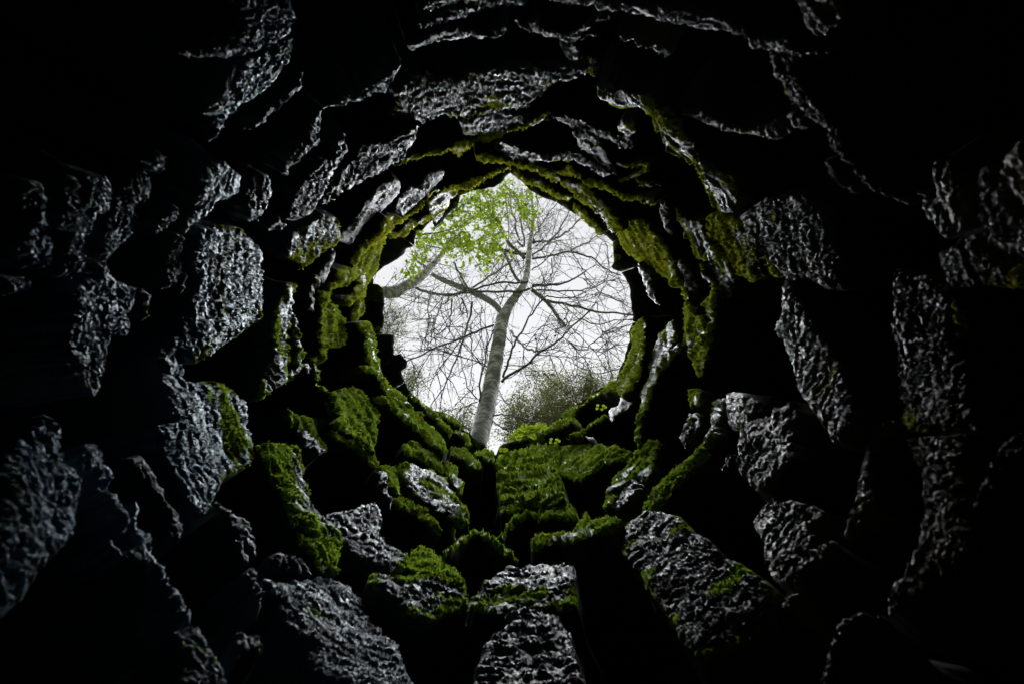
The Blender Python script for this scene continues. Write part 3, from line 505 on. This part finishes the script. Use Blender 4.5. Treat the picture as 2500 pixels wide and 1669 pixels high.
# ground outside: a hillside with the shaft's mouth in it
ths = np.linspace(0, 2 * math.pi, 161)[:-1]; V = []
oz, oq, oer = perp(ray(OUT)); orho = oq / oz
e1 = np.cross(AX, [0, 0, 1.]); e1 /= np.linalg.norm(e1); e2 = np.cross(e1, AX)
oth = np.arctan2(oer @ e2, oer @ e1) % (2 * math.pi); so = np.argsort(oth)
rad = np.concatenate([[0], np.geomspace(.25, 6, 12), np.geomspace(9, 400, 14)])
zg = ZT + .30
for j, dr in enumerate(rad):
    for th in ths:
        rr_ = max(np.interp(th, oth[so], orho[so], period=2 * math.pi) * zg * 1.30, R0 * 1.2) + dr
        p = axpt(th, rr_, zg + .02 * dr)
        bl = min(1, max(0, (dr - 5) / 25.)); p[2] = p[2] * (1 - bl) + (zg * AX[2] - 3 * np.sign(p[1]) * min(1, dr / 30) - dr * .02) * bl
        p[2] -= .0 if dr < .5 else .12 * (1 + math.sin(p[0] * 1.7) * math.cos(p[1] * 1.3))
        V.append(p)
n = len(ths); F = [[i * n + k, i * n + (k + 1) % n, (i + 1) * n + (k + 1) % n, (i + 1) * n + k] for i in range(len(rad) - 1) for k in range(n)]
tag(link('ground', np.array(V), np.array(F), SOIL), kind='structure')
# ------------------------------------------------------------------ trees
def tube(chains, sides=6):
    V = []; F = []
    for P, rad_ in chains:
        P = np.asarray(P); T = np.gradient(P, axis=0); T /= np.linalg.norm(T, axis=1)[:, None] + 1e-9
        ref = np.array([0.31, .2, .93]) if abs(T[0] @ np.array([.31, .2, .93])) < .9 else np.array([1., 0, 0])
        b = len(V)
        for i in range(len(P)):
            u = np.cross(T[i], ref); u /= np.linalg.norm(u); v = np.cross(T[i], u)
            for k in range(sides):
                a = 2 * math.pi * k / sides; V.append(P[i] + rad_[i] * (math.cos(a) * u + math.sin(a) * v))
        for i in range(len(P) - 1):
            for k in range(sides):
                k2 = (k + 1) % sides; F.append((b + i * sides + k, b + i * sides + k2, b + (i + 1) * sides + k2, b + (i + 1) * sides + k))
        V.append(P[-1] + T[-1] * rad_[-1]); ti = len(V) - 1
        for k in range(sides): F.append((b + (len(P) - 1) * sides + k, b + (len(P) - 1) * sides + (k + 1) % sides, ti, ti))
    return np.array(V), np.array(F)
def at(px, py, Y):          # the point seen at a pixel, Y metres ahead on the level
    d = ray((px, py))[0]; return d * (Y / d[1])
def resample(P, n):
    P = np.asarray(P, float); s = np.r_[0, np.cumsum(np.linalg.norm(np.diff(P, axis=0), axis=1))]; u = np.linspace(0, s[-1], n)
    out = np.stack([np.interp(u, s, P[:, k]) for k in range(P.shape[1])], 1)
    for _ in range(2): out[1:-1] = .25 * out[:-2] + .5 * out[1:-1] + .25 * out[2:]
    return out
def limb_pts(pp, Y0, Y1, n=14, wig=.02):
    Q = resample(pp, n); Y = np.linspace(Y0, Y1, n); P = np.array([at(x, y, Yk) for (x, y), Yk in zip(Q, Y)])
    P[1:-1] += wig * 3.5 * np.linalg.norm(P[1:-1] - P[:-2], axis=1)[:, None] * rng.normal(size=(n - 2, 3)); return P, Q
def px2r(P, wpx): return wpx / FP * (P @ CV) / 2
def grow(start, dirn, length, r0, seg=7, wob=.12, droop=0.):
    P = [start]; d = dirn / np.linalg.norm(dirn)
    for k in range(seg):
        d = d + rng.normal(size=3) * wob + np.array([0, 0, droop]); d /= np.linalg.norm(d); P.append(P[-1] + d * length / seg)
    return np.array(P), np.linspace(r0, r0 * .35, seg + 1)
def twigs_from(P, per_m, lmin, lmax, r, lvl=1, droop=0.):
    out = []; L = np.linalg.norm(np.diff(P, axis=0), axis=1).sum(); nT = int(L * per_m + rng.random())
    for _ in range(nT):
        i = rng.integers(1, len(P) - 1); T = P[min(i + 1, len(P) - 1)] - P[i - 1]; T /= np.linalg.norm(T) + 1e-9
        d = T * 1.0 + rng.normal(size=3) * .6; s = P[i] + (P[i + 1] - P[i]) * rng.random(); l = lmin + (lmax - lmin) * rng.random() ** 1.5
        Q, rr_ = grow(s, d, l, r, 7, .13, droop); out.append((Q, rr_))
        if lvl > 0:
            for _k in range(rng.integers(2, 5)):
                j = rng.integers(1, 6); Q2, r2 = grow(Q[j], (Q[j + 1] - Q[j]) + rng.normal(size=3) * l * .12, l * (.25 + .3 * rng.random()), r * .65, 5, .13, droop); out.append((Q2, r2))
                if rng.random() < .7:
                    Q3, r3 = grow(Q2[3], (Q2[4] - Q2[3]) + rng.normal(size=3) * l * .06, l * (.12 + .15 * rng.random()), r * .5, 4, .16); out.append((Q3, r3))
    return out
def mk(name, chains, m, root, sides=6, **k):
    V, F = tube(chains, sides); o = link(name, V, F, m); adopt(o, root); return tag(o, **k)
TY = 7.0
# main birch: trunk (measured widths), fork, leader and big left limb
base = at(1172, 1100, TY)
root = empty('bare_tree', (base[0] - .12, TY, 4.3), 'tall pale-barked bare tree rising across the middle of the opening', 'tree')
tr = [(1166, 1078, 54), (1178, 1040, 52), (1190, 985, 47), (1203, 920, 43), (1214, 860, 39), (1222, 810, 36), (1228, 775, 33), (1243, 745, 25), (1262, 722, 22), (1278, 698, 20), (1287, 670, 17), (1291, 640, 15), (1291, 615, 14), (1295, 585, 12), (1302, 545, 9), (1300, 500, 7), (1294, 440, 5)]
pp = resample([(a, b, c) for a, b, c in tr], 60)
P = np.array([at(x, y, TY + .25 * math.sin(k * .13)) for k, (x, y, _) in enumerate(pp)])
rd = .9 * np.array([px2r(p[None], w_)[0] for p, w_ in zip(P, pp[:, 2])])
foot = np.array([np.array([P[0][0] - .15, TY, 4.0]), P[0] * .5 + np.array([P[0][0] - .15, TY, 4.0]) * .5]); P = np.concatenate([foot, P]); rd = np.r_[rd[0] * 1.35, rd[0] * 1.1, rd]
rd = rd * (1 + .05 * perlin(P * 2.5))
V, F = tube([(P, rd)], 28)
nz = fbm(V * np.array([6, 6, 9]), 3) * .012; cc = V - np.repeat(np.r_[P, P[-1:]], [28] * len(P) + [1], 0); V = V + cc / (np.linalg.norm(cc, axis=1)[:, None] + 1e-6) * nz[:, None]
adopt(link('trunk', V, F, BARK), root)
def limb(name, pw, Y0, Y1, m, root, n=26, sides=12, **k):
    Q = resample(pw, n); Y = np.linspace(Y0, Y1, n); P = np.array([at(a, b, y) for (a, b, _), y in zip(Q, Y)])
    r_ = .86 * np.array([px2r(p[None], w_)[0] for p, w_ in zip(P, Q[:, 2])]) * (1 + .12 * perlin(P * 4)); mk(name, [(P, r_)], m, root, sides, **k); return P
lp = limb('limb', [(1232, 775, 18), (1212, 745, 19), (1185, 728, 19), (1155, 712, 20), (1120, 700, 18), (1085, 685, 15), (1060, 675, 12), (1040, 650, 9), (1020, 640, 6)], TY, TY + 1.6, LICHEN, root, label='thick lichened limb forking off to the left')
main_twigs = twigs_from(lp, 2.5, .6, 2.2, .012)
for l in """M 0 6.5 3.2|1226,931 1233,919 1260,907 1284,893 1316,861 1345,844 1374,822 1398,796 1442,759
M 0 5.5 3|1228,919 1238,893 1248,861 1258,832 1277,805 1291,776 1316,740 1338,721
M 0 4 1.6|1204,1014 1241,1011 1277,1019 1321,1034
M 0 3.5 2|1202,1028 1241,1053
M 0 5 3|1206,794 1170,805 1130,825 1091,838 1053,853 1015,873 992,882
M 0 3 1.5|1188,894 1176,884 1142,876 1117,868 1079,858 1043,845
M 0 4.5 2.5|1170,978 1170,930 1181,891 1193,833 1206,802 1216,766 1227,733 1239,700
M 0 3.2 1.6|1163,981 1130,993 1084,1006
M 0 3 1.2|1165,973 1142,947 1130,904 1122,853
M 0 2.6 1.2|1130,822 1104,858 1084,884 1066,909 1048,945 1045,976
M 0 5 2.6|1301,632 1338,627 1370,618 1395,613 1430,625 1457,632 1462,648 1487,662 1517,673
M 0 3 1.4|1299,659 1324,643 1347,620 1361,591
M 0 6 3|1303,593 1338,588 1365,579 1391,561 1407,542 1425,535
M 0 5 2|1306,591 1299,577 1292,561 1290,515 1287,464
M 0 4 2|1283,620 1296,597 1329,538 1342,519 1361,496
M 0 4 2|1296,627 1338,597 1361,568 1379,538 1391,510
M 0 4 2.4|1395,613 1418,597 1448,584 1464,570
M 0 5 2.5|1276,602 1257,570 1248,515 1241,457
M 0 4 2|1280,600 1273,561 1273,515 1276,469
M 0 6 3|1299,698 1319,696 1361,696 1395,685 1430,662
M 1 9 6|1299,708 1315,721 1331,733 1347,751 1350,755 1364,776 1381,796
M 1 6 3.5|1335,733 1372,742 1425,751 1456,764 1502,764 1546,769
M 0 3 1.5|1338,724 1372,728 1407,726 1425,727 1434,719 1430,712 1413,710
M 0 4 2|1310,708 1349,710 1395,712 1441,705 1475,689 1515,678
M 0 3.4 1.6|1398,844 1422,861 1427,851 1447,837 1471,820 1502,796 1544,767
M 0 3 1.8|1422,779 1442,791 1471,793 1497,781 1546,781
M 0 2.4 1.3|1306,866 1350,868 1386,871 1410,876 1430,895 1459,917 1495,929
M 0 2 1.2|1291,895 1313,910 1350,915
M 0 2.2 1.3|1398,803 1434,837 1459,866 1478,900 1497,924
M 1 6 4|1248,808 1262,830 1284,849 1304,859 1325,854
M 1 5 3|1355,820 1355,805 1369,798 1381,798
M 1 5 3|1096,726 1079,748 1058,784 1051,807 1053,822
M 0 5 2|1153,738 1145,784 1130,828 1122,858 1104,894 1079,955 1051,991
M 0 3.6 1.6|1104,731 1099,789 1096,815
M 0 3.6 1.6|1051,710 1043,751 1053,787 1068,807
M 0 4 2|1127,728 1140,756 1142,777
M 0 3.4 1.5|1150,797 1151,840 1153,873 1153,896
M 1 6 4|1008,701 1038,712 1075,719 1107,722 1141,708 1164,696 1196,673 1222,657 1250,634
M 1 5 5|1028,710 1084,722 1130,715 1168,711 1200,712 1234,712 1269,715 1292,705
M 0 4 5|1141,715 1169,703 1200,694 1234,689 1269,692 1287,689
M 1 4 7|1217,542 1228,565 1200,579 1214,595 1234,620 1246,648 1255,671 1269,689
M 1 8 7|1171,607 1187,615 1200,609 1234,611 1262,620 1280,620
M 1 5 8|1205,492 1205,529 1218,554 1230,577 1246,600 1264,613 1280,630
M 1 4 5|1107,641 1120,664 1130,682 1141,701 1153,715
M 0 3 1.5|1233,473 1240,538 1242,575 1231,630
M 0 2.5 1.3|1308,480 1310,526 1324,574 1329,595
M 0 2.5 1.3|1395,613 1418,648 1430,671
M 0 2.5 1.3|1478,595 1485,630 1485,675 1471,710 1448,731
M 0 2.5 1.3|1423,680 1453,705 1475,721 1515,737
M 0 3 1.5|1347,632 1349,659 1345,687 1329,698
M 0 3 1.5|1379,740 1391,788 1396,842
M 0 2 1|1459,740 1461,788 1483,849 1495,876
M 0 2.5 1.2|1231,893 1253,890 1272,895 1287,900
M 0 2.2 1.2|1219,953 1236,985 1253,1011 1262,1031
M 0 2 1|1427,861 1425,890 1427,895 1403,919 1350,939
M 0 2.5 1.2|1005,879 1022,912 1035,937 1058,960
M 0 2.2 1|1089,838 1079,879 1063,912
M 0 2.2 1|1176,751 1173,802 1181,843 1188,889
M 0 2 1|1022,853 1053,853 1079,807 1117,777 1145,741
M 0 2 1|1043,843 1066,817 1104,792 1130,766""".strip().split('\n'):
    h, p = l.split('|'); g_, mo, w0, w1 = h.split(); mo = int(mo); Q = pts(p); dY = rng.uniform(-.8, 1.6)
    Pb, q = limb_pts(Q, TY + (.1 if mo == 0 else .4), TY + dY, max(10, len(Q) * 3), .02)
    ww = np.linspace(float(w0), float(w1), len(Pb)); r_ = np.array([px2r(a[None], b)[0] for a, b in zip(Pb, ww)])
    mk('branch', [(Pb, r_ * 1.15)], LICHEN if mo else TWIG, root, 7)
    main_twigs += twigs_from(Pb, 2.4, .5, 1.9, .011 if not mo else .012)
mk('twigs', main_twigs, TWIG, root, 3, kind='stuff')
# seed heads and last dry leaves along the twigs: tiny flakes
def flakes(name, centres, size, m, root, aspect=.5, droop=0., kind='stuff'):
    c = np.asarray(centres); n = len(c); d = rng.normal(size=(n, 3)) + np.array([0, 0, -droop]); d /= np.linalg.norm(d, axis=1)[:, None]
    s = np.cross(d, rng.normal(size=(n, 3))); s /= np.linalg.norm(s, axis=1)[:, None]; L = (size * (.6 + .7 * rng.random(n)))[:, None]
    up = np.cross(d, s)
    A = c; B = c + d * L * .35 + s * L * aspect * .5 + up * L * .06; B2 = c + d * L * .72 + s * L * aspect * .36 + up * L * .05; C = c + d * L; D2 = c + d * L * .72 - s * L * aspect * .36 + up * L * .05; D = c + d * L * .35 - s * L * aspect * .5 + up * L * .06
    V = np.stack([A, B, B2, C, D2, D], 1).reshape(-1, 3); i = np.arange(n)[:, None] * 6
    F = np.concatenate([i + np.array([[0, 1, 2, 3]]), i + np.array([[0, 3, 4, 5]])])
    o = link(name, V, F, m, None, False); adopt(o, root); return tag(o, kind=kind)
tips = np.array([q[-1] for q, _ in main_twigs] + [q[3] for q, _ in main_twigs if rng.random() < .25])
flakes('dry_leaf', tips[rng.random(len(tips)) < .3], .035, TWIG, root, .8)
# second birch: a pale bough coming in from the left
root2 = empty('leaning_tree', (-5.2, 6.5, 4.4), 'tree reaching a thick pale bough in from the left rim', 'tree')
bl = limb('bough', [(860, 745, 24), (905, 722, 27), (935, 712, 32), (965, 716, 37), (990, 700, 34), (1018, 686, 29), (1045, 662, 24), (1068, 636, 18), (1086, 612, 13), (1098, 590, 9), (1106, 570, 6)], 5.9, 7.2, BARK, root2, 40, 18)
mk('trunk', [(resample([(-5.2, 6.5, 3.6), (-4.6, 6.2, 6.5), tuple(bl[0] + np.array([-.5, 0, .1])), tuple(bl[0] + np.array([.02, 0, 0]))], 16), np.linspace(.22, .1, 16))], BARK, root2, 14)
tw = twigs_from(bl, 4, .5, 1.7, .010)
extra = []
for k in range(18):
    x, y = rng.uniform(930, 1110), rng.uniform(690, 900); s = at(x, y, rng.uniform(7, 9)); Pq, rq = grow(s, rng.normal(size=3), rng.uniform(.8, 1.6), .008, 7, .3); tw.append((Pq, rq)); tw += twigs_from(Pq, 4, .2, .6, .005)
mk('twigs', tw, TWIG, root2, 3, kind='stuff')
tp = np.array([q[-1] for q, _ in tw]); flakes('dry_leaf', np.repeat(tp, 2, 0) + rng.normal(size=(len(tp) * 2, 3)) * .05, .035, DULL, root2, .5)
# leafy tree overhanging the upper left of the mouth
root3 = empty('leafy_tree', (-4.4, 1.2, 9.5), 'broadleaved tree hanging bright green leaves into the upper left of the opening', 'tree')
ch = []
main = [("1017,584 1047,572 1095,563 1153,535 1187,510 1233,471", 4.2, 2.2), ("1040,600 1100,610 1150,600 1200,560 1240,520", 3, 1.5), ("1060,560 1110,510 1160,480 1220,440", 3, 1.5), ("1000,620 1050,640 1100,650 1130,670", 2.5, 1.3), ("1180,470 1200,540 1210,600 1190,650", 2.2, 1.2), ("1230,440 1250,480 1280,520 1300,560", 2.2, 1.2), ("990,650 1000,670 1010,690", 2, 1.2), ("1095,563 1140,600 1160,640 1190,680", 2.2, 1.2)]
allp = []
for s_, a_, b_ in main:
    Y = rng.uniform(4.9, 6.0); Pb, q = limb_pts(pts(s_), Y, Y + .4, 12, .015); ww = np.linspace(a_, b_, 12); mk('branch', [(Pb, np.array([px2r(u[None], v)[0] for u, v in zip(Pb, ww)]))], TWIG, root3, 6)
    ch += twigs_from(Pb, 7, .2, .7, .005, 1); allp.append(Pb)
mk('trunk', [(resample([(-4.4, 1.2, 8.6), (-4.1, 1.8, 11), (-3.0, 3.2, 11.6), tuple(allp[0][0] + np.array([-.4, -.2, .1])), tuple(allp[0][0])], 20), np.linspace(.16, .012, 20))], TWIG, root3, 10)
region = pts("1013,584 1040,549 1088,529 1123,478 1169,462 1226,444 1244,421 1292,460 1318,478 1310,520 1302,550 1285,545 1262,520 1250,500 1235,540 1250,600 1232,640 1222,600 1196,640 1200,672 1170,640 1150,645 1120,625 1098,640 1060,610 1040,640 1005,680 975,672 985,655 1000,640")
cl = []
while len(cl) < 850:
    x, y = rng.uniform(965, 1320), rng.uniform(415, 690)
    if inside(np.array([[x, y]]), region)[0]: cl.append((x, y))
cen = []
for x, y in cl[:260]:
    c = at(x, y, rng.uniform(4.6, 6.4)); k = rng.integers(2, 6); P_, r_l = grow(c, rng.normal(size=3) + np.array([0, 0, -.3]), .3, .003, 6, .2); ch.append((P_, r_l))
    cen += [p_ + rng.normal(size=3) * .02 for p_ in P_[1:]]
def topix(P): 
    P = np.atleast_2d(P); z_ = P @ CV; return np.c_[W0 / 2 + FP * (P @ CR) / z_, H0 / 2 - FP * (P @ CU) / z_]
node_pts = np.concatenate([q_[2:] for q_, _ in ch]); node_pts = node_pts[inside(topix(node_pts), region)]
pick = rng.choice(len(node_pts), min(2000, len(node_pts)), replace=False); cen += list(node_pts[pick] + rng.normal(size=(len(pick), 3)) * .015)
mk('twigs', ch, TWIG, root3, 3, kind='stuff')
flakes('foliage', cen, .10, LEAF, root3, .52, .6)
# thin bushy trees beyond the lower rim
def bushy(label, px, py, wpx, hpx, Y, nl, mat_, seed, rust=0):
    c = at(px, py, Y); s = np.linalg.norm(c) / FP; rx = wpx * s / 2; rz = hpx * s / 2
    gz = 3.0; r_ = empty('bushy_tree', (c[0], Y + .3, gz), label, 'tree', 'bushy trees beyond the lower rim')
    tops = []
    stems = [(resample([(c[0] + rng.uniform(-.15, .15), Y + .3, gz - .5), (c[0] + rng.uniform(-.3, .3), Y + .3, c[2] - rz * 1.1), (c[0] + rng.uniform(-.5, .5) * rx, Y + rng.uniform(-.4, .6), c[2]), (c[0] + rng.uniform(-.5, .5) * rx, Y, c[2] + rz * .6)], 16), np.linspace(.07, .012, 16))]
    mk('trunk', stems, TWIG, r_, 8)
    br = []
    for k in range(20):
        u = rng.normal(size=3); u /= np.linalg.norm(u); tip = c + u * np.array([rx, rx * .8, rz]) * rng.uniform(.75, 1.05)
        st = stems[0][0][rng.integers(6, 15)]
        P_ = resample([st, st * .5 + tip * .5 + rng.normal(size=3) * .12, tip], 9); br.append((P_, np.linspace(.02, .006, 9)))
        br += twigs_from(P_, 3.6, .25, .8, .0055, 1)
    mk('branches', br, TWIG, r_, 3, kind='stuff')
    ends = np.array([q[-1] for q, _ in br] + [q[len(q) // 2] for q, _ in br]); m_ = max(1, int(round(4.5 * nl / len(ends))))
    L = np.repeat(ends, m_ , 0); L = L + rng.normal(size=L.shape) * .11
    flakes('foliage', L, .05, mat_, r_, .55)
    if rust: flakes('dead_leaves', L[rng.random(len(L)) < rust] + rng.normal(size=3) * .03, .045, RUST, r_, .7)
bushy('olive bushy tree close behind the trunk on its right', 1290, 1000, 170, 200, 10.5, 7000, DULL, 1, .04)
bushy('round-topped bushy tree with reddish dead leaves, lower right of the opening', 1390, 960, 170, 160, 11.2, 7500, DULL, 2, .06)
bushy('pale thin bushy tree at the right end of the lower trees', 1490, 930, 110, 130, 12.5, 2600, DULL, 3)
bushy('low bushy tree peeping out between trunk and lower left rim', 1120, 1035, 110, 110, 10.0, 1800, DULL, 4)
bushy('small feathery tree behind the two dark lumps on the left rim', 985, 930, 60, 120, 9.5, 2200, DULL, 5)
bushy('sparse fine-leaved tree seen at the left end of the opening under the pale bough', 955, 770, 110, 150, 10.0, 1500, DULL, 6)
# ferns and seedlings on the rim
def fern(px, py, label, n, L, zoff=1.0, m=FERN, name='fern', cat='fern', group='ferns on the lower rim'):
    d = ray((px, py))[0]; c = d * (min(rim_z) * zoff / (d @ AX)); r_ = empty(name, c, label, cat, group)
    for k in range(n):
        a = 2 * math.pi * k / n + rng.uniform(-.3, .3); dr = np.array([math.cos(a), math.sin(a) * .6 - .2, .9]); P_, _ = grow(c, dr, L * rng.uniform(.7, 1.1), .002, 9, .08, -.13)
        V, F = tube([(P_, np.linspace(.003, .001, 10))], 4); V = list(V); F = [tuple(f) for f in F]
        for i in range(1, 10):
            T = P_[i] - P_[i - 1]; T /= np.linalg.norm(T); s = np.cross(T, [0, 0, 1.]); s /= np.linalg.norm(s) + 1e-6; wl = L * .34 * math.sin(math.pi * (i + .6) / 11)
            for sg in (-1, 1):
                b = len(V); V += [P_[i] - T * L * .035, P_[i] + s * sg * wl * .5 - T * L * .055, P_[i] + s * sg * wl + T * .01, P_[i] + s * sg * wl * .5 + T * L * .055]; F.append((b, b + 1, b + 2, b + 3))
        adopt(link('frond', np.array(V), np.array(F), m, None, False), r_)
fern(1255, 1072, 'small low fern nearest the trunk on the lower rim', 6, .11)
fern(1283, 1060, 'bushiest bright fern, middle one of three on the lower rim', 8, .17)
fern(1312, 1048, 'upright bright fern at the right of three on the lower rim', 7, .14)
def seedling(px, py, label, zf, s=.05):
    d = ray((px, py))[0]; z_, q_, _e = perp(d[None]); c = d * (R0 * .96 / q_[0]) * zf
    r_ = empty('seedling', c, label, 'seedling', 'seedlings rooted in the moss')
    for k in range(5):
        a = k * 1.3; tip = c + np.array([math.cos(a) * s, math.sin(a) * s * .6 - .02, s * (.9 + .3 * math.sin(k * 3))])
        mk('stem', [(resample([c, c * .5 + tip * .5 + np.array([0, 0, .01]), tip], 5), np.full(5, .0015))], FERN, r_, 4)
        V = [tip] + [tip + np.array([math.cos(b) * .02, math.sin(b) * .02 - .004, .006 * math.cos(b * 2)]) for b in np.linspace(0, 2 * math.pi, 8)[:-1]]
        adopt(link('leaf', np.array(V), [(0, i, i % 7 + 1) for i in range(1, 8)], FERN, None, False), r_)
seedling(1468, 1003, 'round-leaved bright seedling on the mossy prow, lower right rim', .97)
seedling(1354, 1086, 'round-leaved seedling standing in the moss of the broad stepped block', .97)
seedling(1229, 1106, 'tiny seedling in the moss of the notch at the trunk\'s foot', .97, .035)
